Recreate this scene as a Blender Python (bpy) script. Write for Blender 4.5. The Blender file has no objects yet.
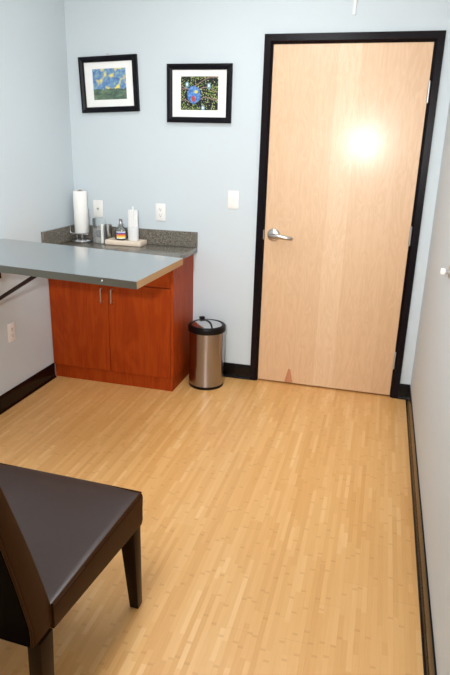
import bpy, bmesh, math, random
from mathutils import Vector, Matrix

random.seed(7)
PI = math.pi
scene = bpy.context.scene
COL = scene.collection

# ------------------------------------------------------------------ materials
class G:
    """small node-graph helper"""
    def __init__(s, name):
        s.m = bpy.data.materials.new(name); s.m.use_nodes = True
        s.nt = s.m.node_tree; s.nt.nodes.clear()
        s.out = s.n('ShaderNodeOutputMaterial')
    def n(s, t, **kw):
        x = s.nt.nodes.new(t)
        for k, v in kw.items(): setattr(x, k, v)
        return x
    def put(s, sock, v):
        if v is None: return
        if isinstance(v, bpy.types.NodeSocket): s.nt.links.new(v, sock)
        else:
            if isinstance(v, (tuple, list)) and len(v) == 3 and sock.type == 'RGBA': v = (*v, 1)
            sock.default_value = v
    def math(s, op, a, b=None, c=None, clamp=False):
        x = s.n('ShaderNodeMath', operation=op); x.use_clamp = clamp
        s.put(x.inputs[0], a); s.put(x.inputs[1], b); s.put(x.inputs[2], c)
        return x.outputs[0]
    def coord(s): return s.n('ShaderNodeTexCoord').outputs['Object']
    def sep(s, v):
        x = s.n('ShaderNodeSeparateXYZ'); s.put(x.inputs[0], v); return x.outputs
    def comb(s, x, y, z=0.0):
        c = s.n('ShaderNodeCombineXYZ'); s.put(c.inputs[0], x); s.put(c.inputs[1], y); s.put(c.inputs[2], z); return c.outputs[0]
    def mapping(s, v, scale=(1, 1, 1), loc=(0, 0, 0)):
        x = s.n('ShaderNodeMapping'); s.put(x.inputs[0], v); x.inputs['Scale'].default_value = scale; x.inputs['Location'].default_value = loc
        return x.outputs[0]
    def noise(s, v, scale=5, detail=3, rough=.5, dist=0):
        x = s.n('ShaderNodeTexNoise'); s.put(x.inputs['Vector'], v); x.inputs['Scale'].default_value = scale
        x.inputs['Detail'].default_value = detail; x.inputs['Roughness'].default_value = rough; x.inputs['Distortion'].default_value = dist
        return x.outputs['Fac']
    def white(s, v):
        x = s.n('ShaderNodeTexWhiteNoise', noise_dimensions='3D'); s.put(x.inputs['Vector'], v); return x.outputs['Value']
    def voronoi(s, v, scale):
        x = s.n('ShaderNodeTexVoronoi'); s.put(x.inputs['Vector'], v); x.inputs['Scale'].default_value = scale; return x.outputs
    def ramp(s, f, stops, interp='LINEAR'):
        x = s.n('ShaderNodeValToRGB'); r = x.color_ramp; r.interpolation = interp
        while len(r.elements) > 1: r.elements.remove(r.elements[-1])
        r.elements[0].position = stops[0][0]; r.elements[0].color = (*stops[0][1], 1)
        for p, c in stops[1:]:
            e = r.elements.new(p); e.color = (*c, 1)
        s.put(x.inputs[0], f); return x.outputs[0]
    def mix(s, f, a, b, blend='MIX'):
        x = s.n('ShaderNodeMix', data_type='RGBA', blend_type=blend)
        s.put(x.inputs[0], f); s.put(x.inputs[6], a); s.put(x.inputs[7], b); return x.outputs[2]
    def bump(s, h, strength=.2, dist=.002):
        x = s.n('ShaderNodeBump'); x.inputs['Strength'].default_value = strength; x.inputs['Distance'].default_value = dist
        s.put(x.inputs['Height'], h); return x.outputs[0]
    def bsdf(s, base, rough=.5, metal=0.0, spec=.5, normal=None, coat=0.0, coat_rough=.1, **kw):
        x = s.n('ShaderNodeBsdfPrincipled')
        s.put(x.inputs['Base Color'], base); s.put(x.inputs['Roughness'], rough); s.put(x.inputs['Metallic'], metal)
        s.put(x.inputs['Specular IOR Level'], spec); s.put(x.inputs['Coat Weight'], coat); s.put(x.inputs['Coat Roughness'], coat_rough)
        if normal is not None: s.put(x.inputs['Normal'], normal)
        for k, v in kw.items(): s.put(x.inputs[k.replace('_', ' ')], v)
        s.nt.links.new(x.outputs[0], s.out.inputs[0]); return s.m

def lin(r, g, b):
    f = lambda c: (c/255)/12.92 if c <= 10 else (((c/255)+.055)/1.055)**2.4
    return (f(r), f(g), f(b))

def plain(name, col, rough=.5, metal=0.0, spec=.5, **kw):
    g = G(name); v = g.noise(g.coord(), 14, 2)
    c = g.mix(g.math('MULTIPLY', v, .12), col, tuple(x*.82 for x in col))
    return g.bsdf(c, rough, metal, spec, **kw)

def mat_wall(name, col, bump=.25):
    g = G(name); c = g.coord()
    n1 = g.noise(c, 170, 3, .6); n2 = g.noise(c, 1.5, 2)
    col2 = g.mix(g.math('MULTIPLY', n2, .25), col, tuple(x*.95 for x in col))
    return g.bsdf(col2, .55, 0, .3, g.bump(n1, bump, .0015))

def mat_floor():
    g = G('bamboo_floor'); c = g.coord(); x, y, _ = g.sep(c)
    sw = .0185                                   # one bamboo strip
    u = g.math('DIVIDE', x, sw); iu = g.math('FLOOR', u); fu = g.math('FRACT', u)
    r1 = g.white(g.comb(iu, 3.1, 0))
    yy = g.math('ADD', g.math('DIVIDE', y, .62), g.math('MULTIPLY', r1, 9.0))
    iy = g.math('FLOOR', yy); fy = g.math('FRACT', yy)
    tone = g.white(g.comb(iu, iy, 1.7))
    # shorter paler runs between nodes
    y2 = g.math('ADD', g.math('DIVIDE', y, .21), g.math('MULTIPLY', r1, 31.0))
    i2 = g.math('FLOOR', y2); f2 = g.math('FRACT', y2)
    tone2 = g.white(g.comb(iu, i2, 8.3))
    # planks of five strips
    up = g.math('DIVIDE', x, sw*5); ip = g.math('FLOOR', up); fp = g.math('FRACT', up)
    rp = g.white(g.comb(ip, 0.4, 5)); yp = g.math('ADD', g.math('DIVIDE', y, .95), g.math('MULTIPLY', rp, 7))
    tp = g.white(g.comb(ip, g.math('FLOOR', yp), 2.2)); fyp = g.math('FRACT', yp)
    grain = g.noise(g.mapping(c, (260, 7, 1)), 1, 3, .6)
    t = g.math('ADD', g.math('MULTIPLY', tone, .32), g.math('MULTIPLY', tp, .10))
    t = g.math('ADD', t, g.math('MULTIPLY', grain, .36))
    t = g.math('ADD', t, g.math('MULTIPLY', g.math('GREATER_THAN', tone2, .86), .17))
    col = g.ramp(t, [(.1, lin(214, 154, 84)), (.45, lin(227, 173, 105)), (.75, lin(236, 190, 128)), (1, lin(243, 206, 152))])
    # nodes: short darker bars
    node = g.math('LESS_THAN', g.math('ABSOLUTE', g.math('SUBTRACT', f2, .5)), .024)
    node = g.math('MULTIPLY', node, g.math('GREATER_THAN', g.white(g.comb(iu, i2, 4.4)), .35))
    col = g.mix(g.math('MULTIPLY', node, .3), col, lin(190, 124, 60))
    e1 = g.math('LESS_THAN', fu, .05); e2 = g.math('LESS_THAN', fp, .014); e3 = g.math('LESS_THAN', fyp, .003)
    edge = g.math('MAXIMUM', g.math('MULTIPLY', e1, .07), g.math('MULTIPLY', g.math('MAXIMUM', e2, e3), .13))
    col = g.mix(edge, col, lin(150, 95, 45))
    ro = g.math('ADD', .33, g.math('MULTIPLY', grain, .12))
    return g.bsdf(col, ro, 0, .85)

def mat_cherry():
    g = G('cherry_laminate'); c = g.coord()
    w = g.noise(g.mapping(c, (5, 5, 1.1)), 1.6, 3, .5, .8)
    x, y, z = g.sep(c)
    rings = g.math('FRACT', g.math('ADD', g.math('MULTIPLY', w, 5.0), g.math('MULTIPLY', x, 1.0)))
    rings = g.math('ABSOLUTE', g.math('SUBTRACT', rings, .5))
    fine = g.noise(g.mapping(c, (110, 110, 4)), 1, 3, .6)
    t = g.math('ADD', g.math('MULTIPLY', rings, .55), g.math('MULTIPLY', fine, .68))
    col = g.ramp(t, [(.2, lin(144, 50, 10)), (.5, lin(162, 62, 14)), (.9, lin(178, 78, 24))])
    return g.bsdf(col, .45, 0, .14)

def mat_birch():
    g = G('birch_veneer'); c = g.coord(); x, y, z = g.sep(c)
    u = g.math('DIVIDE', x, .1306); iu = g.math('FLOOR', u); fu = g.math('FRACT', u)
    r = g.white(g.comb(iu, 2.0, 0))
    # book-matched: every other strip mirrored
    odd = g.math('MODULO', g.math('ABSOLUTE', iu), 2)
    mx = g.math('ADD', g.math('MULTIPLY', fu, g.math('SUBTRACT', 1, odd)), g.math('MULTIPLY', g.math('SUBTRACT', 1, fu), odd))
    v = g.comb(g.math('MULTIPLY', mx, 1.5), g.math('MULTIPLY', g.math('FLOOR', g.math('DIVIDE', iu, 2)), 3.7), g.math('MULTIPLY', z, 1.9))
    w = g.noise(v, 1.5, 3, .5, .9)
    rings = g.math('ABSOLUTE', g.math('SUBTRACT', g.math('FRACT', g.math('MULTIPLY', w, 7.0)), .5))
    fine = g.noise(g.mapping(c, (150, 150, 6)), 1, 3, .6)
    t = g.math('ADD', g.math('ADD', g.math('MULTIPLY', rings, .48), g.math('MULTIPLY', odd, .13)), g.math('MULTIPLY', fine, .34))
    t = g.math('ADD', t, g.math('MULTIPLY', g.math('SUBTRACT', r, .5), .42))
    col = g.ramp(t, [(.0, lin(208, 165, 122)), (.4, lin(220, 181, 140)), (.8, lin(231, 198, 162))])
    # reddish mineral streak low on the left
    dx = g.math('DIVIDE', g.math('SUBTRACT', x, .222), g.math('ADD', .006, g.math('MULTIPLY', g.math('SUBTRACT', .12, z), .22)))
    m = g.math('MULTIPLY', g.math('LESS_THAN', g.math('ABSOLUTE', dx), 1), g.math('LESS_THAN', z, .115))
    m = g.math('MULTIPLY', m, g.math('ADD', .35, g.math('MULTIPLY', fine, .8)), clamp=True)
    col = g.mix(m, col, lin(178, 92, 45))
    return g.bsdf(col, .5, 0, 1.0, coat=.3, coat_rough=.2)

def mat_granite():
    g = G('speckled_granite'); c = g.coord()
    n = g.noise(c, 210, 3, .7); v = g.voronoi(c, 260)
    r = g.white(g.mapping(v[1], (9, 9, 9)))
    t = g.math('ADD', g.math('MULTIPLY', n, .6), g.math('MULTIPLY', r, .4))
    col = g.ramp(t, [(.25, lin(52, 48, 43)), (.5, lin(112, 106, 96)), (.7, lin(140, 132, 120)), (.9, lin(172, 164, 150))])
    return g.bsdf(col, .22, 0, .5)

def mat_steel(name, axis, col=(.62, .58, .54), rough=.3, aniso=0):
    g = G(name); c = g.coord()
    sc = {'x': (2, 400, 400), 'z': (120, 120, 1.5), 'h': (4, 4, 420)}[axis]
    n = g.noise(g.mapping(c, sc), 1, 2, .6)
    ro = g.math('ADD', rough - .05, g.math('MULTIPLY', n, .1))
    cc = g.mix(g.math('MULTIPLY', n, .3), col, tuple(x*.85 for x in col))
    if aniso:
        tg = g.n('ShaderNodeTangent', direction_type='RADIAL', axis='Z').outputs[0]
        return g.bsdf(cc, ro, 1.0, Anisotropic=aniso, Anisotropic_Rotation=.25, Tangent=tg)
    return g.bsdf(cc, ro, 1.0)

def mat_clear(name, tint=(.96, .98, .98), body=.10, rough=.03):
    """thin clear plastic or glass: see-through with a Fresnel sheen"""
    g = G(name)
    tr = g.n('ShaderNodeBsdfTransparent'); g.put(tr.inputs[0], tint)
    gl = g.n('ShaderNodeBsdfGlossy'); gl.inputs['Roughness'].default_value = rough
    df = g.n('ShaderNodeBsdfDiffuse'); g.put(df.inputs[0], (.9, .91, .91))
    fr = g.n('ShaderNodeFresnel'); fr.inputs[0].default_value = 1.5
    m1 = g.n('ShaderNodeMixShader'); m1.inputs[0].default_value = body
    g.nt.links.new(tr.outputs[0], m1.inputs[1]); g.nt.links.new(df.outputs[0], m1.inputs[2])
    m2 = g.n('ShaderNodeMixShader')
    g.nt.links.new(fr.outputs[0], m2.inputs[0]); g.nt.links.new(m1.outputs[0], m2.inputs[1]); g.nt.links.new(gl.outputs[0], m2.inputs[2])
    g.nt.links.new(m2.outputs[0], g.out.inputs[0]); return g.m

def mat_leather(name, spec, rough, ca, cb):
    g = G(name); c = g.coord()
    v = g.voronoi(c, 420)[0]; n = g.noise(c, 6, 3)
    col = g.mix(n, lin(*ca), lin(*cb))
    ro = g.math('ADD', rough, g.math('MULTIPLY', n, .14))
    return g.bsdf(col, ro, 0, spec, g.bump(v, .12, .0006))

def ell(g, x, z, cx, cz, rx, rz, wob=None, amt=.25):
    a = g.math('POWER', g.math('DIVIDE', g.math('SUBTRACT', x, cx), rx), 2.0)
    b = g.math('POWER', g.math('DIVIDE', g.math('SUBTRACT', z, cz), rz), 2.0)
    d = g.math('ADD', a, b)
    if wob is not None: d = g.math('ADD', d, g.math('MULTIPLY', g.math('SUBTRACT', wob, .5), amt*4))
    return g.math('LESS_THAN', d, 1.0)

def mat_art_landscape():
    """plain generic stand-in: loose blue sky with warm patches over a green field"""
    g = G('print_blue_landscape'); c = g.coord(); x, y, z = g.sep(c)
    n = g.noise(c, 42, 4, .6); n2 = g.noise(g.mapping(c, (14, 14, 40)), 1, 3, .6); n3 = g.noise(g.mapping(c, (1, 1, 1), (3.3, 0, 1.2)), 21, 1, .4)
    sky = g.ramp(n, [(.3, lin(70, 102, 158)), (.5, lin(104, 144, 190)), (.68, lin(150, 180, 170))])
    sky = g.mix(g.math('MULTIPLY', g.math('SUBTRACT', n3, .53), 9.0, clamp=True), sky, lin(240, 220, 110))
    fld = g.ramp(n2, [(.3, lin(58, 72, 76)), (.5, lin(92, 116, 96)), (.7, lin(128, 146, 120))])
    h = g.math('ADD', z, g.math('MULTIPLY', n, .03))
    col = g.mix(g.math('LESS_THAN', h, -.012), sky, fld)
    return g.bsdf(col, .5, 0, .3)

def mat_art_leaves():
    g = G('print_dark_leaves'); c = g.coord(); x, y, z = g.sep(c)
    w = g.noise(c, 70, 3, .6); n = g.noise(c, 19, 2, .5)
    v = g.voronoi(c, 125); r = g.white(g.mapping(v[1], (7, 7, 7)))
    leafy = g.math('MULTIPLY', g.math('LESS_THAN', v[0], .48), g.math('GREATER_THAN', g.math('ADD', g.math('MULTIPLY', n, .9), g.math('MULTIPLY', r, .3)), .585))
    leaf = g.ramp(r, [(0, lin(58, 86, 42)), (.5, lin(116, 142, 62)), (1, lin(186, 190, 128))])
    col = g.mix(leafy, lin(24, 28, 32), leaf)
    for (a, b, s) in ((.028, -.05, 18), (-.036, .12, 22), (.062, .3, 14)):      # pale winding twigs
        line = g.math('ADD', g.math('ADD', a, g.math('MULTIPLY', x, b)), g.math('MULTIPLY', g.math('SINE', g.math('MULTIPLY', x, s*2)), .012))
        line = g.math('LESS_THAN', g.math('ABSOLUTE', g.math('SUBTRACT', z, line)), .0032)
        col = g.mix(g.math('MULTIPLY', line, .85), col, lin(150, 122, 110))
    blue = g.ramp(w, [(.3, lin(40, 84, 160)), (.55, lin(92, 142, 206)), (.75, lin(150, 180, 214))])
    col = g.mix(ell(g, x, z, -.036, -.006, .044, .052, w, .3), col, blue)
    col = g.mix(ell(g, x, z, -.022, .012, .012, .010, w, .4), col, lin(214, 206, 92))
    col = g.mix(ell(g, x, z, -.040, -.030, .011, .018, w, .4), col, lin(192, 74, 52))
    for cx, cz in ((-.082, .052), (.062, .045), (.024, -.086)):
        col = g.mix(ell(g, x, z, cx, cz, .013, .019, w, .2), col, lin(110, 150, 170))
        col = g.mix(ell(g, x, z, cx, cz+.003, .006, .009, w, .2), col, lin(226, 236, 236))
    return g.bsdf(col, .5, 0, .3)

def mat_label(name, bands):
    g = G(name); x, y, z = g.sep(g.coord())
    w = g.math('MULTIPLY', g.math('SUBTRACT', g.noise(g.coord(), 60, 2), .5), .006)
    col = g.ramp(g.math('MULTIPLY', g.math('ADD', z, w), 10.0), bands, 'CONSTANT')
    return g.bsdf(col, .4)

M = {}
WALLC = lin(204, 213, 218)
M['wall'] = mat_wall('pale_blue_wall_paint', WALLC)
M['wall_tex'] = mat_wall('pale_textured_wall_paint', WALLC, .35)
M['ceiling'] = mat_wall('white_ceiling_paint', lin(232, 232, 228))
M['floor'] = mat_floor()
M['cherry'] = mat_cherry()
M['birch'] = mat_birch()
M['granite'] = mat_granite()
M['black_frame'] = plain('black_door_frame_paint', lin(18, 11, 16), .25, 0, .16)
M['black_base'] = plain('black_rubber_base', lin(13, 9, 9), .2, 0, .3)
M['picture_frame'] = plain('black_picture_frame', lin(12, 10, 17), .35, 0, .18)
M['mat_board'] = plain('white_mat_board', lin(244, 243, 240), .8)
M['art_a'] = mat_art_landscape()
M['art_b'] = mat_art_leaves()
M['plate'] = plain('white_wall_plate', lin(240, 238, 234), .35)
M['slot'] = plain('dark_slot', lin(60, 56, 54), .5)
M['nickel'] = plain('satin_nickel', lin(196, 194, 192), .28, 1.0)
M['chrome'] = plain('polished_chrome', lin(222, 222, 224), .08, 1.0)
M['table_top'] = mat_steel('brushed_grey_metal_top', 'x', lin(196, 198, 198), .14)
M['table_edge'] = mat_steel('dark_metal_edge', 'x', lin(134, 132, 122), .3)
M['raw_edge'] = plain('bare_particleboard', lin(178, 140, 98), .7)
M['black_metal'] = plain('black_gloss_metal', lin(40, 22, 12), .25, 0, .3)
M['bin_steel'] = mat_steel('brushed_bin_steel', 'h', lin(166, 160, 160), .24, .75)
M['lid_steel'] = mat_steel('polished_lid_steel', 'x', lin(214, 214, 216), .16)
M['black_plastic'] = plain('black_plastic', lin(14, 10, 11), .35, 0, .2)
M['paper'] = plain('white_paper_towel', lin(246, 244, 240), .95, 0, .1)
M['card'] = plain('brown_card_core', lin(160, 128, 92), .9)
M['travertine'] = plain('cream_stone_tray', lin(232, 214, 194), .5)
M['clear'] = mat_clear('clear_acrylic', body=.16)
M['clear_edge'] = mat_clear('frosted_acrylic_edge', (.97, .98, .98), .93)
M['glass'] = mat_clear('clear_bottle_glass', (.86, .88, .86), .10)
M['straw'] = plain('white_straw', lin(246, 245, 243), .45)
M['packet'] = plain('dark_violet_packet', lin(46, 38, 60), .4)
M['foil'] = plain('silver_packet', lin(176, 170, 160), .35, .6)
M['label_a'] = mat_label('striped_bottle_label', [(0, lin(238, 236, 230)), (.20, lin(244, 208, 92)), (.31, lin(240, 150, 60)), (.39, lin(214, 78, 62)), (.46, lin(84, 92, 180)), (.55, lin(236, 238, 240))])
M['label_b'] = mat_label('orange_blue_label', [(0, lin(50, 104, 236)), (.22, lin(220, 214, 210)), (.34, lin(226, 132, 70)), (.46, lin(96, 116, 180))])
M['leather'] = mat_leather('espresso_leather', .06, .4, (54, 29, 11), (64, 36, 15))  # dull copy of the leather for the sides and back
M['seat_leather'] = mat_leather('seat_sheen_leather', .65, .27, (40, 21, 15), (48, 26, 18))  # same leather, with the lit top's sheen and tone set into it
M['back_shade'] = plain('shaded_back_panel', lin(8, 4, 3), .7, 0, .03)  # near-black colour carries the shade on the chair's rear panel
M['seam'] = plain('dark_leather_piping', lin(34, 22, 19), .35)
M['dark_wood'] = plain('espresso_wood', lin(36, 19, 8), .35, 0, .1)
M['rubber'] = plain('grey_rubber', lin(140, 132, 124), .6)
M['white_paint'] = plain('white_paint', lin(240, 240, 236), .5)

def mat_emit(name, col, strength):
    g = G(name); e = g.n('ShaderNodeEmission'); g.put(e.inputs[0], col); e.inputs[1].default_value = strength
    g.nt.links.new(e.outputs[0], g.out.inputs[0]); return g.m

# ------------------------------------------------------------------ geometry
class MB:
    def __init__(s): s.bm = bmesh.new()
    def _add(s, verts, faces):
        vs = [s.bm.verts.new(v) for v in verts]
        for f in faces:
            try: s.bm.faces.new([vs[i] for i in f])
            except ValueError: pass
        return vs
    def box(s, lo, hi, bev=0, seg=2, rot=None):
        t = bmesh.new()
        bmesh.ops.create_cube(t, size=1)
        c = [(a+b)/2 for a, b in zip(lo, hi)]; d = [abs(b-a) for a, b in zip(lo, hi)]
        for v in t.verts: v.co = Vector((v.co.x*d[0], v.co.y*d[1], v.co.z*d[2]))
        if bev: bmesh.ops.bevel(t, geom=list(t.edges), offset=bev, segments=seg, affect='EDGES', profile=.5)
        for v in t.verts:
            if rot is not None: v.co = rot @ v.co
            v.co += Vector(c)
        s.merge(t); return s
    def hexa(s, pts, bev=0, seg=2):
        """8 corners: bottom ring 0-3, top ring 4-7"""
        t = bmesh.new(); vs = [t.verts.new(p) for p in pts]
        for f in ((3, 2, 1, 0), (4, 5, 6, 7), (0, 1, 5, 4), (1, 2, 6, 5), (2, 3, 7, 6), (3, 0, 4, 7)): t.faces.new([vs[i] for i in f])
        bmesh.ops.recalc_face_normals(t, faces=t.faces)
        if bev: bmesh.ops.bevel(t, geom=list(t.edges), offset=bev, segments=seg, affect='EDGES', profile=.5)
        s.merge(t); return s
    def merge(s, t):
        mp = {v: s.bm.verts.new(v.co) for v in t.verts}
        for f in t.faces:
            n = s.bm.faces.new([mp[v] for v in f.verts]); n.smooth = f.smooth
        t.free()
    def lathe(s, prof, c=(0, 0, 0), axis='z', seg=40):
        """prof: (r, h) list; closed if first == last"""
        c = Vector(c); rings = []
        def P(r, h, a):
            p = (r*math.cos(a), r*math.sin(a), h)
            if axis == 'y': p = (p[0], h, p[1])
            if axis == 'x': p = (h, p[0], p[1])
            return c + Vector(p)
        for r, h in prof:
            if r < 1e-6: rings.append([s.bm.verts.new(P(0, h, 0))])
            else: rings.append([s.bm.verts.new(P(r, h, 2*PI*i/seg)) for i in range(seg)])
        fs = []
        for A, B in zip(rings, rings[1:]):
            for i in range(seg):
                j = (i+1) % seg
                q = [A[i % len(A)], A[j % len(A)], B[j % len(B)], B[i % len(B)]]
                u = []
                for v in q:
                    if v not in u: u.append(v)
                if len(u) > 2:
                    f = s.bm.faces.new(u); f.smooth = True; fs.append(f)
        return s
    def tube(s, pts, r, seg=12, cap=True):
        pts = [Vector(p) for p in pts]; rings = []
        rr = r if isinstance(r, (list, tuple)) else [r]*len(pts)
        up = None
        for i, p in enumerate(pts):
            d = (pts[min(i+1, len(pts)-1)] - pts[max(i-1, 0)]).normalized()
            if up is None:
                up = Vector((0, 0, 1)) if abs(d.z) < .9 else Vector((1, 0, 0))
            a = d.cross(up).normalized(); b = a.cross(d).normalized(); up = b
            rings.append([s.bm.verts.new(p + (a*math.cos(t) + b*math.sin(t))*rr[i]) for t in (2*PI*k/seg for k in range(seg))])
        for A, B in zip(rings, rings[1:]):
            for k in range(seg):
                f = s.bm.faces.new([A[k], A[(k+1) % seg], B[(k+1) % seg], B[k]]); f.smooth = True
        if cap:
            s.bm.faces.new(rings[0][::-1]); s.bm.faces.new(rings[-1])
        return s
    def sweep(s, sections, closed_profile=True, caps=True):
        R = [[s.bm.verts.new(p) for p in sec] for sec in sections]
        n = len(R[0])
        for A, B in zip(R, R[1:]):
            for k in range(n if closed_profile else n-1):
                s.bm.faces.new([A[k], A[(k+1) % n], B[(k+1) % n], B[k]])
        if caps: s.bm.faces.new(R[0][::-1]); s.bm.faces.new(R[-1])
        return s
    def build(s, name, mat, parent=None, smooth_angle=40, bev=0, subsurf=0, solid=0):
        bmesh.ops.recalc_face_normals(s.bm, faces=s.bm.faces)
        me = bpy.data.meshes.new(name); o = Vector((0, 0, 0))
        if parent is not None:
            p = parent
            while p is not None: o += p.location; p = p.parent
        else:
            xs = [v.co for v in s.bm.verts]
            o = Vector(((min(v.x for v in xs)+max(v.x for v in xs))/2, (min(v.y for v in xs)+max(v.y for v in xs))/2, min(v.z for v in xs)))
            if name == 'floor' or name.startswith(('wall_', 'ceiling')): o = Vector((0, 0, 0))
        for v in s.bm.verts: v.co -= o
        s.bm.to_mesh(me); s.bm.free()
        me.materials.append(mat)
        me.set_sharp_from_angle(angle=math.radians(smooth_angle))
        for f in me.polygons: f.use_smooth = True
        ob = bpy.data.objects.new(name, me); COL.objects.link(ob)
        if parent is not None: ob.parent = parent
        else: ob.location = o
        if subsurf:
            m = ob.modifiers.new('s', 'SUBSURF'); m.levels = subsurf; m.render_levels = subsurf
        return ob

def tag(o, label=None, cat=None, group=None, kind=None):
    if label: o['label'] = label
    if cat: o['category'] = cat
    if group: o['group'] = group
    if kind: o['kind'] = kind
    return o
def thing(name, loc, label, cat, group=None, kind=None):
    o = bpy.data.objects.new(name, None); COL.objects.link(o); o.location = loc; o.empty_display_size = .1
    return tag(o, label, cat, group, kind)
def copy_tree(o, parent=None):
    c = o.copy(); COL.objects.link(c)
    if parent is not None: c.parent = parent
    for ch in list(o.children): copy_tree(ch, c)
    return c

# ------------------------------------------------------------------ the room
XL, XR, YB, YF, ZC = -1.380, 1.037, 0.0, -6.2, 2.74
DW, DH = .914, 2.166                      # door leaf opening, x 0..DW
OX = .021
def struct(name, mb, mat, label=None, cat=None):
    return tag(mb.build(name, mat), label, cat, None, 'structure')

struct('floor', MB().box((XL-.1, YF-.1, -.06), (XR+.1, 1.2, 0)), M['floor'], 'glossy honey bamboo strip floor of the whole room', 'floor')
struct('ceiling', MB().box((XL-.1, YF-.1, ZC), (XR+.1, .15, ZC+.08)), M['ceiling'], 'white ceiling above the whole room', 'ceiling')
w = MB(); T = .13
w.box((XL-.1, 0, 0), (-OX, T, ZC)); w.box((DW+OX, 0, 0), (XR+.1, T, ZC)); w.box((-OX, 0, DH+OX), (DW+OX, T, ZC))
struct('wall_back', w, M['wall'], 'pale blue back wall holding the pictures and the birch door', 'wall')
struct('wall_left', MB().box((XL-.1, YF, 0), (XL, 0, ZC)), M['wall'], 'pale blue left wall behind the grey wall table', 'wall')
struct('wall_right', MB().box((XR, YF, 0), (XR+.1, 0, ZC)), M['wall_tex'], 'pale textured right wall with a door stop', 'wall')
struct('wall_front', MB().box((XL-.1, YF-.1, 0), (XR+.1, YF, ZC)), M['wall'], 'pale blue wall behind the viewer', 'wall')
# the corridor behind the closed door
struct('wall_corridor', MB().box((XL-.1, 1.2, 0), (XR+.1, 1.25, ZC)), M['wall'], 'corridor wall hidden behind the closed door', 'wall')

# rubber cove base: flat face with a toe that curls out on to the floor
HB = .106
CP = [(0, 0), (.019, 0), (.0195, .002), (.015, .0045), (.011, .009), (.0085, .016), (.0075, .025), (.0075, HB-.003), (.006, HB), (0, HB)]
def base_y(name, x, sx, y0, y1, label):
    mb = MB(); mb.sweep([[(x+sx*d, y, z) for d, z in CP] for y in (y0, y1)])
    return struct(name, mb, M['black_base'], label, 'baseboard')
def base_x(name, x0, x1, label):
    mb = MB(); mb.sweep([[(x, -d, z) for d, z in CP] for x in (x0, x1)])
    return struct(name, mb, M['black_base'], label, 'baseboard')
CABX, CABF = -.4885, -.408
FO = .054
base_y('baseboard_left', XL+.0005, 1, YF+.001, CABF-.001, 'black rubber baseboard along the left wall up to the cabinet')
base_y('baseboard_right', XR-.0005, -1, YF+.001, -.0205, 'black rubber baseboard running along the right wall')
base_x('baseboard_back', CABX+.006, -FO-.001, 'black rubber baseboard behind the steel bin')
base_x('baseboard_corner', DW+FO+.001, XR-.001, 'short black rubber baseboard between door frame and right wall')

# ------------------------------------------------------------------ the door
door = thing('door_1', (DW/2, 0, 0), 'flush pale birch door in a black metal frame with silver lever', 'door', None, 'structure')
prof = [(FO, -.0005), (FO, -.016), (.016, -.016), (.003, -.005), (.003, .046), (-.012, .046), (-.012, .11), (.019, .11), (.019, -.0005)]
secs = [[(-d, y, 0) for d, y in prof], [(-d, y, DH+d) for d, y in prof], [(DW+d, y, DH+d) for d, y in prof], [(DW+d, y, 0) for d, y in prof]]
MB().sweep(secs).build('door_frame', M['black_frame'], door, 20)
leaf = MB().box((.001, -.003, .012), (DW-.001, .041, DH-.001), .0015, 1).build('door_leaf', M['birch'], door)
leaf.location = (-DW/2, 0, 0)
for v in leaf.data.vertices: v.co.x += DW/2      # veneer strips count from the latch edge
lx, lz = .062, 1.037
h = MB(); h.lathe([(0, -.0035), (.040, -.0035), (.0415, -.006), (.040, -.013), (.034, -.018), (.0, -.018)], (lx, 0, lz), 'y', 40)
rose = h.build('handle_rose', M['nickel'], leaf)
h = MB()
h.lathe([(0, -.016), (.0145, -.016), (.0145, -.06), (.0, -.06)], (lx, 0, lz), 'y', 24)
path = [(lx-.006, -.060, lz), (lx+.012, -.066, lz), (lx+.045, -.070, lz-.001), (lx+.085, -.072, lz-.005), (lx+.110, -.070, lz-.008), (lx+.123, -.064, lz-.010), (lx+.128, -.054, lz-.011)]
h.tube(path, [.0150, .0170, .0155, .0140, .0125, .0110, .0085], 16)
h.build('lever_handle', M['nickel'], leaf)
for z in (1.905, 1.083, .266):
    h = MB(); hx, hy = DW+.001, -.0125
    h.tube([(hx, hy, z-.057), (hx, hy, z+.057)], .0072, 14)
    for dz in (-.0605, .0565): h.lathe([(0, 0), (.005, 0), (.006, .002), (.004, .004), (0, .004)], (hx, hy, z+dz), 'z', 14)
    h.box((hx-.0055, hy, z-.055), (hx+.0005, -.0035, z+.055))
    h.build('hinge', M['nickel'], door)
MB().box((-.0065, -.0185, lz-.032), (.0005, -.0145, lz+.03), .001, 1).build('strike_plate', M['nickel'], door)

# white conduit above the door
t = MB(); cx = .458
t.sweep([[(cx-.009, -.0005, z), (cx-.009, -.008, z), (cx-.006, -.011, z), (cx+.006, -.011, z), (cx+.009, -.008, z), (cx+.009, -.0005, z)] for z in (2.312, ZC-.002)])
tag(t.build('cable_cover', M['white_paint']), 'narrow white cable cover running down the wall above the door', 'cable cover')

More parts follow.
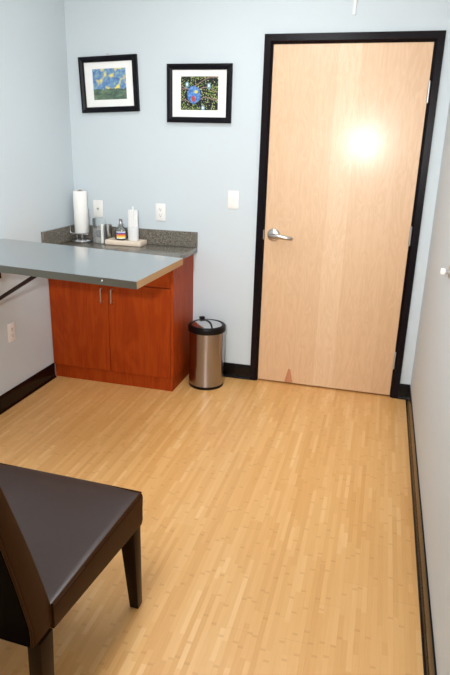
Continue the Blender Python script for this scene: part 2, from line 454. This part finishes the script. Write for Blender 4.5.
# ------------------------------------------------------------------ wall plates
def outlet(name, origin, normal, label, cat, style):
    """plate built at the wall; normal '-y' (back wall) or '+x' (left wall)"""
    r = thing(name, origin, label, cat)
    def tr(mb_obj):
        if normal == '+x':
            for v in mb_obj.data.vertices:
                x, y, z = v.co; v.co = Vector((-y, x, z))
        return mb_obj
    O = Vector(origin)
    def bx(lo, hi, bev=0): return MB().box(tuple(O+Vector(lo)), tuple(O+Vector(hi)), bev, 2)
    tr(bx((-.036, -.0065, -.058), (.036, -.0005, .058), .0025).build('cover_plate', M['plate'], r))
    if style == 'duplex':
        for dz in (.0195, -.0195):
            k = MB(); k.sweep([[(O.x+x, O.y+y, O.z+dz+z) for x, z in [(-.0165, -.008), (-.011, -.014), (.011, -.014), (.0165, -.008), (.0165, .008), (.011, .014), (-.011, .014), (-.0165, .008)]] for y in (-.0068, -.0095)])
            f = tr(k.build('receptacle', M['plate'], r))
            s = MB()
            s.box((O.x-.0075, O.y-.0101, O.z+dz-.002), (O.x-.0055, O.y-.0096, O.z+dz+.007))
            s.box((O.x+.0055, O.y-.0101, O.z+dz-.001), (O.x+.0075, O.y-.0096, O.z+dz+.006))
            s.lathe([(0, -.0096), (.0028, -.0096), (.0028, -.0101), (0, -.0101)], (O.x, O.y, O.z+dz-.007), 'y', 12)
            tr(s.build('slots', M['slot'], f))
        scr = [0]
    elif style == 'switch':
        tr(bx((-.006, -.0082, -.0125), (.006, -.0068, .0125)).build('toggle_surround', M['plate'], r))
        k = MB().hexa([O+Vector(p) for p in ((-.004, -.0085, -.006), (.004, -.0085, -.006), (.004, -.0085, .007), (-.004, -.0085, .007), (-.0032, -.0175, .004), (.0032, -.0175, .004), (.0032, -.0175, .0095), (-.0032, -.0175, .0095))], .0008, 1)
        tr(k.build('toggle', M['plate'], r)); scr = [.030, -.030]
    else:
        k = MB().lathe([(0, -.0068), (.008, -.0068), (.008, -.009), (.005, -.010), (.005, -.016), (0, -.016)], O, 'y', 20)
        tr(k.build('jack', M['foil'], r)); scr = [.042, -.042]
    for z in scr:
        k = MB().lathe([(0, -.0067), (.0032, -.0067), (.0028, -.0082), (0, -.0085)], O+Vector((0, 0, z)), 'y', 14)
        tr(k.build('screw', M['plate'], r))
    return r
outlet('wall_jack', (-1.196, 0, 1.140), '-y', 'white cable jack plate on the wall just right of the paper towel roll', 'wall jack', 'jack')
outlet('power_outlet', (-.728, 0, 1.140), '-y', 'white duplex outlet above the granite backsplash on the back wall', 'outlet', 'duplex')
outlet('light_switch', (-.2185, 0, 1.2475), '-y', 'white toggle light switch plate on the wall left of the door', 'light switch', 'switch')
outlet('power_outlet', (XL, -.851, .463), '+x', 'white duplex outlet low on the left wall under the table', 'outlet', 'duplex')

# ------------------------------------------------------------------ pictures
def picture(cx, cz, w, h, roll, art, aw, ah, ao, label, name_label):
    r = thing('framed_picture', (cx, -.0015, cz), label, 'picture')
    O = r.location.copy()
    pr = [(0, 0), (0, -.019), (.005, -.024), (.014, -.025), (.024, -.019), (.029, -.017), (.034, -.016), (.034, 0)]   # (inward, depth)
    x, z = w/2, h/2
    S = []
    for sx, sz in ((-1, -1), (-1, 1), (1, 1), (1, -1), (-1, -1)):
        S.append([O+Vector((sx*(x-d), y, sz*(z-d))) for d, y in pr])
    m = MB(); m.sweep(S, True, False); bmesh.ops.remove_doubles(m.bm, verts=m.bm.verts, dist=1e-5)
    m.build('frame', M['picture_frame'], r, 25)
    # window mat with a bevelled opening
    ix, iz = x-.0345, z-.0345
    k = MB(); a = [(-ix, -iz), (ix, -iz), (ix, iz), (-ix, iz)]; b = [(-aw/2+ao[0], -ah/2+ao[1]), (aw/2+ao[0], -ah/2+ao[1]), (aw/2+ao[0], ah/2+ao[1]), (-aw/2+ao[0], ah/2+ao[1])]
    sec = []
    for i in (0, 1, 2, 3, 0):
        sec.append([O+Vector((a[i][0], -.004, a[i][1])), O+Vector((a[i][0], -.0075, a[i][1])), O+Vector((b[i][0], -.0075, b[i][1])), O+Vector((b[i][0]*.99, -.004, b[i][1]*.99))])
    k.sweep(sec, True, False); bmesh.ops.remove_doubles(k.bm, verts=k.bm.verts, dist=1e-5)
    k.build('mat_board', M['mat_board'], r, 20)
    ar = MB().box(O+Vector((-aw/2+ao[0]-.004, -.0036, -ah/2+ao[1]-.004)), O+Vector((aw/2+ao[0]+.004, -.0030, ah/2+ao[1]+.004))).build('art_print', art, r)
    tag(ar, name_label)
    MB().box(O+Vector((-ix, -.0026, -iz)), O+Vector((ix, -.0006, iz))).build('backing_board', M['card'], r)
    r.rotation_euler = (0, roll, 0)
    return r
picture(-1.079, 1.943, .411, .340, math.radians(-2.3), M['art_a'], .238, .188, (.002, .002),
        'black framed blue and green landscape print, hung slightly tilted, above the paper towel', 'small blue sky print with yellow patches')
picture(-.461, 1.8895, .426, .345, 0, M['art_b'], .248, .198, (0, .002),
        'black framed dark leafy print with a blue oval, nearer the door', 'dark leafy print with blue oval')
k = MB().lathe([(0, 0), (.004, 0), (.004, -.012), (.0, -.013)], (-1.083, -.0005, 2.123), 'y', 12)
tag(k.build('nail', M['nickel']), 'small nail in the wall above the tilted landscape picture', 'nail')

# ------------------------------------------------------------------ cabinet and counter
cab = thing('base_cabinet', ((XL+CABX)/2, -.2, 0), 'cherry wood two door base cabinet against the back wall beside the bin', 'cabinet')
x0, x1 = XL+.0035, CABX
c = MB()
c.box((x0, CABF+.020, .098), (x1-.0195, -.021, .8845))            # carcass
c.build('body', M['cherry'], cab)
MB().box((x1-.019, CABF, .098), (x1, -.0015, .8845), .001, 1).build('side_panel', M['cherry'], cab)
MB().box((x0, CABF+.018, .0005), (x1-.013, -.0215, .0900)).build('toe_kick', M['cherry'], cab)
DZ0, DZ1, xm = .098, .708, -.9415
xr = x1-.0205
MB().box((x0, CABF, .714), (xr, CABF+.0195, .8845), .001, 1).build('apron_panel', M['cherry'], cab)
def cdoor(a, b, hx):
    d = MB().box((a, CABF, DZ0), (b, CABF+.0195, DZ1), .0015, 1).build('door', M['cherry'], cab)
    za, zb = .582, .676; yo = CABF-.0005
    p = []
    for i in range(7):
        t = i/6*PI/2; p.append((hx, yo-.020-.010*math.sin(t), zb+.0-.010*(1-math.cos(t))))
    p = [(hx, yo, zb), (hx, yo-.020, zb)] + p[1:] 
    q = [(hx, y, za+zb-z) for (hx_, y, z) in p[::-1]]
    MB().tube(p+q, .0048, 12).build('handle', M['nickel'], d)
cdoor(x0, xm-.0015, xm-.040); cdoor(xm+.0015, xr, xm+.034)

ctr = thing('countertop', ((XL+CABX)/2, -.2, .885), 'dark speckled granite countertop with backsplash on the cherry cabinet', 'countertop')
CT = .919; XE = CABX+.0275; CF = CABF-.045
MB().box((XL+.001, CF, .885), (XE, -.001, CT), .003, 2).build('slab', M['granite'], ctr)
MB().box((XL+.001, -.020, CT+.0003), (XE, -.001, 1.0215), .0015, 1).build('backsplash', M['granite'], ctr)
MB().box((XL+.001, CF, CT+.0003), (XL+.020, -.0205, 1.0215), .0015, 1).build('side_splash', M['granite'], ctr)

# ------------------------------------------------------------------ wall table
TX0, TX1, TY0, TY1, TZ, TS = XL+.003, -.272, -1.468, -.849, 1.000, .030   # slopes down to its free end
TT = .035
tb = thing('wall_table', (XL, -1.16, .9), 'grey metal topped table projecting from the left wall, held by a brace', 'table')
def tz(x): return TZ + TS*(TX1-x)
def slab(xa, xb, ya, yb, d0, d1, bev=0):
    return MB().hexa([(xa, ya, tz(xa)-d1), (xb, ya, tz(xb)-d1), (xb, yb, tz(xb)-d1), (xa, yb, tz(xa)-d1), (xa, ya, tz(xa)-d0), (xb, ya, tz(xb)-d0), (xb, yb, tz(xb)-d0), (xa, yb, tz(xa)-d0)], bev, 1)
tag(slab(TX0, TX1, TY0, TY1, 0, .0012).build('top_sheet', M['table_top'], tb), 'reflective grey metal top')
slab(TX0, TX1-.002, TY0+.002, TY1-.002, .0014, TT).build('core_board', M['raw_edge'], tb)
tag(slab(TX1-.0018, TX1, TY0+.002, TY1-.001, .0014, TT).build('end_edge', M['raw_edge'], tb), 'bare tan end edge')
tag(slab(TX0, TX1, TY0, TY0+.0018, .0014, TT).build('front_edge', M['table_edge'], tb), 'dark metal front edge')
bx_, bz_ = -.439, tz(-.439)-.0165
tag(MB().lathe([(0, -.0003), (.0065, -.0003), (.0065, -.003), (.004, -.006), (0, -.0065)], (bx_, TY0, bz_), 'y', 16).build('bolt', M['chrome'], tb), 'bright round bolt head')
def bar(p, q, wy, t, name, mat, par):
    p, q = Vector(p), Vector(q); d = (q-p).normalized(); n = Vector((-d.z, 0, d.x)); Y = Vector((0, 1, 0))
    pts = []
    for e in (-1, 1):
        for (P, s) in ((p, -1), (q, -1)): pass
    A = [p-n*t/2-Y*wy/2, q-n*t/2-Y*wy/2, q-n*t/2+Y*wy/2, p-n*t/2+Y*wy/2]
    B = [v+n*t for v in A]
    return MB().hexa(A+B, .0015, 1).build(name, mat, par)
YBR = -1.2
xt = -.872
bar((XL+.012, YBR, .655), (xt, YBR, tz(xt)-TT-.016), .022, .019, 'brace', M['black_metal'], tb)
MB().box((XL+.0008, YBR-.02, .60), (XL+.008, YBR+.02, tz(XL)-TT-.012), .001, 1).build('wall_rail', M['black_metal'], tb)
MB().hexa([(XL+.0085, YBR-.012, .885), (-1.161, YBR-.012, .885), (-1.161, YBR+.012, .885), (XL+.0085, YBR+.012, .885),
           (XL+.0085, YBR-.012, tz(XL)-TT-.001), (-1.161, YBR-.012, tz(-1.161)-TT-.001), (-1.161, YBR+.012, tz(-1.161)-TT-.001), (XL+.0085, YBR+.012, tz(XL)-TT-.001)], .002, 1).build('bracket_arm', M['black_metal'], tb)
slab(-.93, -.82, YBR-.03, YBR+.03, TT+.0005, TT+.005).build('brace_plate', M['black_metal'], tb)

# ------------------------------------------------------------------ steel bin
bc = (-.329, -.184)
b = thing('trash_can', (bc[0], bc[1], 0), 'round brushed steel trash can with black lid rim beside the cabinet', 'trash can')
O3 = (bc[0], bc[1], 0)
MB().lathe([(.0, .0006), (.118, .0006), (.1205, .004), (.1205, .018), (.117, .020), (0, .020)], O3, 'z', 64).build('base_ring', M['black_plastic'], b)
MB().lathe([(.110, .0205), (.1195, .0205), (.1195, .392), (.110, .392)], O3, 'z', 72).build('body', M['bin_steel'], b)
MB().lathe([(.112, .393), (.124, .393), (.1275, .397), (.128, .424), (.125, .433), (.118, .438), (.106, .438), (.103, .432), (.110, .410), (.112, .393)], O3, 'z', 64).build('lid_rim', M['black_plastic'], b)
MB().lathe([(0, .430), (.1015, .430), (.1015, .4345), (.09, .4405), (.06, .4465), (.03, .449), (0, .450)], O3, 'z', 64).build('lid', M['lid_steel'], b)
TH = math.radians(36)
def turn(x, y): return (bc[0]+x*math.cos(TH)-y*math.sin(TH), bc[1]+x*math.sin(TH)+y*math.cos(TH))
k = MB(); N = 12; sec = []
for i in range(N+1):
    t = -1+2*i/N; yy = t*.101; dz = .4355+.0155*(1-abs(t)**2.2)
    xx = .014*math.cos(t*PI/2)
    sec.append([(*turn(xx-.0065, yy), dz), (*turn(xx+.0065, yy), dz), (*turn(xx+.005, yy), dz+.004), (*turn(xx-.005, yy), dz+.004)])
k.sweep(sec).build('lid_strap', M['black_plastic'], b)
tx_, ty_ = turn(0, .106)
MB().box((tx_-.018, ty_-.012, .441), (tx_+.018, ty_+.012, .460), .004, 2, Matrix.Rotation(TH, 3, 'Z')).build('hinge_tab', M['black_plastic'], b)

# ------------------------------------------------------------------ on the counter
TC = (-1.280, -.100)
H = thing('paper_towel_holder', (TC[0], TC[1], CT), 'chrome wire paper towel holder standing in the counter corner', 'paper towel holder')
z0 = CT+.0008
MB().lathe([(0, z0), (.074, z0), (.077, z0+.003), (.077, z0+.008), (.073, z0+.012), (.052, z0+.020), (.025, z0+.025), (0, z0+.025)], (TC[0], TC[1], 0), 'z', 56).build('base', M['chrome'], H)
MB().tube([(TC[0], TC[1], z0+.0255), (TC[0], TC[1], 1.268)], .0055, 14).build('post', M['chrome'], H)
MB().lathe([(0, 1.2682), (.006, 1.2682), (.0075, 1.271), (.006, 1.274), (0, 1.275)], (TC[0], TC[1], 0), 'z', 20).build('finial', M['chrome'], H)
for s in (-1, 1):                                                     # cradle arms
    MB().tube([(TC[0]+s*.022, TC[1]-.028, z0+.0245), (TC[0]+s*.022, TC[1]-.028, .972)], .0045, 10).build('cradle_post', M['chrome'], H)
zc = .9745; top = {-1: 1.025, 1: 1.150}
def arm(s):
    return [(TC[0]+s*x, TC[1]-.028, zc+z) for x, z in ((.022, 0), (.052, 0), (.064, .002), (.071, .008), (.0735, .018))] + [(TC[0]+s*.0745, TC[1]-.028, top[s])]
MB().tube(arm(-1)[::-1]+arm(1), .0042, 12).build('cradle_wire', M['chrome'], H)
roll = thing('paper_towel_roll', (TC[0], TC[1], .980), 'white paper towel roll upright on the chrome holder', 'paper towel roll')
MB().lathe([(.0215, .9815), (.0455, .9815), (.0470, .984), (.0470, 1.260), (.0455, 1.2625), (.0215, 1.2625), (.0215, .9815)], (TC[0], TC[1], 0), 'z', 48).build('paper', M['paper'], roll)
MB().lathe([(.0185, .9805), (.0210, .9805), (.0210, 1.2635), (.0185, 1.2635), (.0185, .9805)], (TC[0], TC[1], 0), 'z', 32).build('core', M['card'], roll)

# clear acrylic caddy with packets
A0 = (-1.134, -.112); aw_, ad_, ah_ = .078, .058, .168
ac = thing('acrylic_caddy', (A0[0], A0[1], CT), 'tall clear acrylic box with dark packets beside the paper towel holder', 'acrylic box')
k = MB(); za = CT+.0008
k.box((A0[0]-aw_/2, A0[1]-ad_/2, za), (A0[0]+aw_/2, A0[1]+ad_/2, za+.003))
k.build('floor_panel', M['clear'], ac)
for nm, lo, hi in (('panel', (-aw_/2, -ad_/2, .0032), (-aw_/2+.003, ad_/2, ah_)), ('panel', (-aw_/2+.0032, ad_/2-.003, .0032), (aw_/2-.0125, ad_/2, ah_)), ('panel', (-aw_/2+.0032, -ad_/2, .0032), (aw_/2-.0125, -ad_/2+.003, ah_*.62))):
    MB().box((A0[0]+lo[0], A0[1]+lo[1], za+lo[2]), (A0[0]+hi[0], A0[1]+hi[1], za+hi[2])).build(nm, M['clear'], ac)
tag(MB().box((A0[0]+aw_/2-.013, A0[1]-ad_/2-.006, za+.0032), (A0[0]+aw_/2+.001, A0[1]-ad_/2+.006, za+ah_-.035)).build('edge_highlight', M['white_paint'], ac), 'bright front edge of the clear box, highlight painted white')  # highlight along the acrylic edge, built as a matte white strip
for i, (dy, mt, hh, lb) in enumerate(((-.019, 'foil', .040, 'silver packet lowest at the front inside the clear acrylic box'), (-.006, 'packet', .088, 'dark violet packet standing in the middle of the clear acrylic box'), (.008, 'foil', .115, 'silver packet tallest at the back inside the clear acrylic box'))):
    p = MB().box((A0[0]-.024, A0[1]+dy-.005, za+.0045), (A0[0]+.016, A0[1]+dy+.005, za+hh), .003, 2)
    tag(p.build('packet', M[mt]), lb, 'packet', 'packets in the clear box')

# stone tray
ty0, ty1, tx0, tx1 = -.165, -.050, -1.072, -.812
tr_ = MB()
zt = CT+.0008; rim = zt+.033
def rect(o, z): return [(tx0+o, ty0+o, z), (tx1-o, ty0+o, z), (tx1-o, ty1-o, z), (tx0+o, ty1-o, z)]
tr_.sweep([rect(.004, zt), rect(0, zt+.004), rect(0, rim-.003), rect(.003, rim), rect(.007, rim), rect(.009, rim-.003)])
tray = tag(tr_.build('stone_tray', M['travertine'], None, 50), 'cream stone tray holding bottles and straws on the granite counter', 'tray')
zi = rim-.0024

# steel cup behind
SC = (-1.048, -.034)
cup = MB().lathe([(0, CT+.001), (.026, CT+.001), (.028, CT+.004), (.028, 1.040), (.026, 1.040), (.026, CT+.006), (0, CT+.006)], (SC[0]-.055, SC[1]-.016, 0), 'z', 36)
tag(cup.build('steel_cup', M['nickel']), 'plain steel cup standing behind the left end of the stone tray', 'cup')

# flask with pourer
BC = (-.978, -.109)
fl = thing('glass_bottle', (BC[0], BC[1], zi), 'squat glass bottle with steel pourer and striped label on the tray', 'bottle')
P3 = (BC[0], BC[1], 0)
MB().lathe([(0, zi+.0005), (.032, zi+.0005), (.041, zi+.008), (.0455, zi+.028), (.0455, zi+.056), (.040, zi+.074), (.022, zi+.087), (.0145, zi+.092), (.0145, zi+.100), (.0125, zi+.100), (.0125, zi+.093), (.020, zi+.085), (.038, zi+.072), (.043, zi+.055), (.043, zi+.028), (.038, zi+.010), (.030, zi+.004), (0, zi+.004)], P3, 'z', 40).build('glass', M['glass'], fl)
lb = MB(); n = 14; S = []
for i in range(n+1):
    a = math.radians(-90-40+80*i/n+26)
    S.append([(BC[0]+.0461*math.cos(a), BC[1]+.0461*math.sin(a), zi+.014+.0), (BC[0]+.0461*math.cos(a), BC[1]+.0461*math.sin(a), zi+.061)])
lo = lb.sweep(S, False, False).build('label', M['label_a'], fl)
tag(lo, 'white label with orange and blue stripes')
MB().lathe([(0, zi+.1005), (.0155, zi+.1005), (.0160, zi+.106), (.0105, zi+.112), (.0095, zi+.130), (.0105, zi+.134), (.0105, zi+.142), (0, zi+.142)], P3, 'z', 24).build('pourer', M['nickel'], fl)
# small vial
V = (-.934, -.061)
vi = thing('vial', (V[0], V[1], zi), 'small vial with orange and blue label behind the squat bottle', 'vial')
MB().lathe([(0, zi+.0005), (.011, zi+.0005), (.012, zi+.003), (.012, zi+.060), (.009, zi+.066), (0, zi+.066)], (V[0], V[1], 0), 'z', 28).build('body', M['label_b'], vi)
MB().lathe([(0, zi+.0665), (.009, zi+.0665), (.009, zi+.076), (.008, zi+.078), (0, zi+.078)], (V[0], V[1], 0), 'z', 24).build('cap', M['plate'], vi)

# straws in a clear cup
SP = (-.891, -.099)
cp = MB().lathe([(0, zi+.0005), (.034, zi+.0005), (.036, zi+.004), (.0385, zi+.096), (.0370, zi+.096), (.0345, zi+.006), (0, zi+.005)], (SP[0], SP[1], 0), 'z', 40)
tag(cp.build('clear_cup', M['clear_edge']), 'frosty clear cup full of white straws on the tray', 'cup')
i = 0
spots = [(0, 0)] + [(.0148*math.cos(a), .0148*math.sin(a)) for a in [2*PI*k/6 for k in range(6)]] + [(.0272*math.cos(a), .0272*math.sin(a)) for a in [2*PI*(k+.5)/12 for k in range(12)]]
st0 = None
for k, (dx, dy) in enumerate(spots):
    px, py = SP[0]+dx, SP[1]+dy
    if st0 is None:
        st0 = MB().lathe([(.0052, 0), (.0066, 0), (.0066, .197), (.0052, .197), (.0052, 0)], (px, py, zi+.0075), 'z', 16).build('straw', M['straw'])
        tag(st0, 'tallest white straw standing up at the centre of the clear cup', 'straw', 'white straws in the clear cup')
        st0.location.z += .022
    else:
        s = st0.copy(); COL.objects.link(s)
        s.location = (px, py, zi+.0075+random.uniform(-.0008, .0012))
        s['label'] = 'white straw packed round the centre of the clear cup' if k < 7 else 'white straw in the outer ring of the clear cup'

# ------------------------------------------------------------------ door stop on the right wall
ds = thing('door_stop', (XR, -1.185, 1.094), 'round silver door stop sticking out of the right wall', 'door stop')
q = (XR, -1.185, 1.094)
MB().lathe([(0, .001), (.026, .001), (.0265, -.003), (.022, -.006), (0, -.007)], q, 'x', 32).build('rose', M['nickel'], ds)
MB().lathe([(0, -.0065), (.008, -.0065), (.008, -.018), (.0, -.018)], q, 'x', 20).build('neck', M['nickel'], ds)
MB().lathe([(0, -.018), (.0125, -.018), (.0145, -.021), (.0145, -.034), (.012, -.037), (0, -.038)], q, 'x', 24).build('bumper', M['plate'], ds)

# ------------------------------------------------------------------ leather chair (faces the back wall)
SX0, SX1, SYF, SYB, SZ = -.560, .050, -2.205, -2.735, .463
ch = thing('dining_chair', (SX1, SYF, 0), 'dark brown leather dining chair with dark wooden legs on the bamboo floor', 'chair')
def under(y): return .330+.050*(SYF-y)/(SYF-SYB)
s = MB()
nx, ny = 26, 24; g_ = []; W_, D_ = SX1-SX0, SYF-SYB
for j in range(ny+1):
    v = j/ny; row = []
    v = v+.0*v; y = SYF-D_*v
    for i in range(nx+1):
        u = .5-.5*math.cos(PI*i/nx); x = SX0+W_*u
        e = min(u*W_, (1-u)*W_, v*D_+.0001)
        z = SZ-.008+.003*math.sin(min(1, e/.012)*PI/2)+.014*math.sin(PI*u)*math.sin(PI*min(1, .15+v*.85))
        row.append(s.bm.verts.new((x, y, z)))
    g_.append(row)
for j in range(ny):
    for i in range(nx): s.bm.faces.new([g_[j][i], g_[j][i+1], g_[j+1][i+1], g_[j+1][i]])
ring = [(g_[0][i], 0, 1) for i in range(nx+1)] + [(g_[j][nx], 1, 0) for j in range(1, ny+1)] + [(g_[ny][i], 0, 0) for i in range(nx-1, -1, -1)] + [(g_[j][0], -1, 0) for j in range(ny-1, 0, -1)]
prev = [r[0] for r in ring]; base = [r[0].co.copy() for r in ring]
for off, t in ((.004, .06), (.0055, .15), (.004, .5), (.004, .85), (.001, 1)):
    cur = []
    for (vv, sx, sy), p in zip(ring, base):
        if abs(p.x-SX1) < 1e-5: sx = 1
        if abs(p.x-SX0) < 1e-5: sx = -1
        cur.append(s.bm.verts.new((p.x+off*sx, p.y+off*sy, (SZ-.008)*(1-t)+under(p.y)*t)))
    for a in range(len(ring)):
        b2 = (a+1) % len(ring); s.bm.faces.new([prev[a], cur[a], cur[b2], prev[b2]])
    prev = cur
s.bm.faces.new(prev)
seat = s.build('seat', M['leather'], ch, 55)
seat.data.materials.append(M['seat_leather'])              # upward faces take the copy with the lit sheen set in
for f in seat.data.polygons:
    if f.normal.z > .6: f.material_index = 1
pp = [(SX0+W_*i/24, SYF+.001, SZ-.0078) for i in range(25)] + [(SX1+.001, SYF-D_*j/20, SZ-.0078) for j in range(1, 21)]
MB().tube(pp, .0042, 8).build('piping', M['leather'], seat)

# reclined back, a padded slab from the underside of the seat upward
bx0, bx1 = SX0+.002, SX1-.002
def back_y(z): return -2.728-.262*max(0, z-.44)-.12*max(0, z-.44)**2
def back_t(z): return max(.034, .086-.0625*(z-.4))
nz = 22; R = []; s = MB()
zs = [.396+(.985-.396)*i/nz for i in range(nz+1)]
for z in zs:
    yf = back_y(z); t = back_t(z); yb = yf-t; r = .008; m = 14; sec = []
    for i in range(m+1): u = i/m; sec.append((bx0+r+(bx1-bx0-2*r)*u, yf-(0 if 0 < i < m else .001), z))
    wob = .0*math.sin(z*70)*max(0, 1-(z-.386)/.16)          # slight gathers low on the side
    sec += [(bx1-.002, yf-.003, z), (bx1, yf-r, z), (bx1+.001+wob, (yf+yb)/2, z), (bx1, yb+r, z), (bx1-.003, yb+.002, z)]
    for i in range(m+1): u = i/m; sec.append((bx1-r-(bx1-bx0-2*r)*u, yb, z))
    sec += [(bx0+.003, yb+.002, z), (bx0, yb+r, z), (bx0-.001, (yf+yb)/2, z), (bx0, yf-r, z), (bx0+.002, yf-.003, z)]
    R.append(sec)
bk = s.sweep(R).build('backrest', M['leather'], ch, 50)
pan = MB(); pan.sweep([[(bx0+.010, back_y(z)-back_t(z)-.0006, z), (bx1-.010, back_y(z)-back_t(z)-.0006, z), (bx1-.012, back_y(z)-back_t(z)-.004, z), (bx0+.012, back_y(z)-back_t(z)-.004, z)] for z in zs[:-1]])
tag(pan.build('back_panel', M['back_shade'], bk), 'plain rear panel with shade in its black colour')
for xs in (bx1-.006, bx0+.006):
    MB().tube([(xs, back_y(z)-back_t(z)-.001, z) for z in zs], .0038, 8).build('piping', M['leather'], bk)

def leg(top, bot):
    """(x0,x1,y0,y1,z) at the top and the foot"""
    (a0, a1, c0, c1, z1), (d0, d1, e0, e1, z2) = top, bot
    MB().hexa([(d0, e0, z2), (d1, e0, z2), (d1, e1, z2), (d0, e1, z2), (a0, c0, z1), (a1, c0, z1), (a1, c1, z1), (a0, c1, z1)], .003, 2).build('leg', M['dark_wood'], ch)
fy1 = SYF-.002
zf = under(SYF)-.0005
leg((SX1-.058, SX1-.001, fy1-.054, fy1, zf), (SX1-.034, SX1-.001, fy1-.036, fy1, .0005))
leg((SX0+.001, SX0+.058, fy1-.054, fy1, zf), (SX0+.001, SX0+.034, fy1-.036, fy1, .0005))
for xa, xb in ((bx1-.040, bx1-.001), (bx0+.001, bx0+.040)):
    leg((xa, xb, SYB-.056, SYB+.002, under(SYB)-.001), (xa, xb, SYB-.068, SYB-.022, .0005))
ch.rotation_euler = (0, 0, math.radians(-1.7))

# ------------------------------------------------------------------ light
# fluorescent troffers in the ceiling (above the frame)
def troffer(cx, cy, power, label):
    r = thing('ceiling_light', (cx, cy, ZC), label, 'ceiling light')
    m = MB()
    for lo, hi in (((-.31, -.61), (.31, -.58)), ((-.31, .58), (.31, .61)), ((-.31, -.5795), (-.28, .5795)), ((.28, -.5795), (.31, .5795))):
        m.box((cx+lo[0], cy+lo[1], ZC-.022), (cx+hi[0], cy+hi[1], ZC-.0008))
    m.build('frame', M['white_paint'], r)
    MB().box((cx-.279, cy-.579, ZC-.016), (cx+.279, cy+.579, ZC-.010)).build('diffuser', mat_emit('lit_diffuser', (.93, .97, 1.0), power), r)
    return r
troffer(-.05, -1.3, 9.5, 'long lit fluorescent ceiling panel nearer the birch door')
troffer(-.05, -3.35, 21.0, 'long lit fluorescent ceiling panel nearer the viewer')

CAM = Vector((.7358, -3.7640, 1.5643))
ld = bpy.data.lights.new('flash', 'SPOT'); ld.spot_size = math.radians(95); ld.spot_blend = 1.0; ld.shadow_soft_size = .04
ld.energy = 232; ld.color = (1.0, .985, .96)
lo = bpy.data.objects.new('camera_flash', ld); COL.objects.link(lo)
lo.location = (.45, -3.72, 1.67)
lo.rotation_euler = (Vector((.0, 0, 1.85))-lo.location).to_track_quat('-Z', 'Y').to_euler()

wd = bpy.data.worlds.new('world'); scene.world = wd; wd.use_nodes = True
wd.node_tree.nodes['Background'].inputs[0].default_value = (.8, .9, 1, 1); wd.node_tree.nodes['Background'].inputs[1].default_value = .05

# ------------------------------------------------------------------ camera
def rodr(v):
    v = Vector(v); return Matrix.Rotation(v.length, 3, v.normalized())
Rm = rodr((-.3107, -.0691, .2583))
ex, ey, ez = Rm @ Vector((1, 0, 0)), Rm @ Vector((0, 1, 0)), Rm @ Vector((0, 0, 1))
cd = bpy.data.cameras.new('camera'); co = bpy.data.objects.new('camera', cd); COL.objects.link(co)
co.matrix_world = Matrix(((ex.x, ez.x, -ey.x, CAM.x), (ex.y, ez.y, -ey.y, CAM.y), (ex.z, ez.z, -ey.z, CAM.z), (0, 0, 0, 1)))
cd.sensor_fit = 'VERTICAL'; cd.sensor_height = 36; cd.lens = 576.91*36/675; cd.clip_start = .02
scene.camera = co
vs = scene.view_settings
vs.view_transform = 'Standard'; vs.look = 'None'; vs.exposure = .07; vs.gamma = 1; vs.use_curve_mapping = False
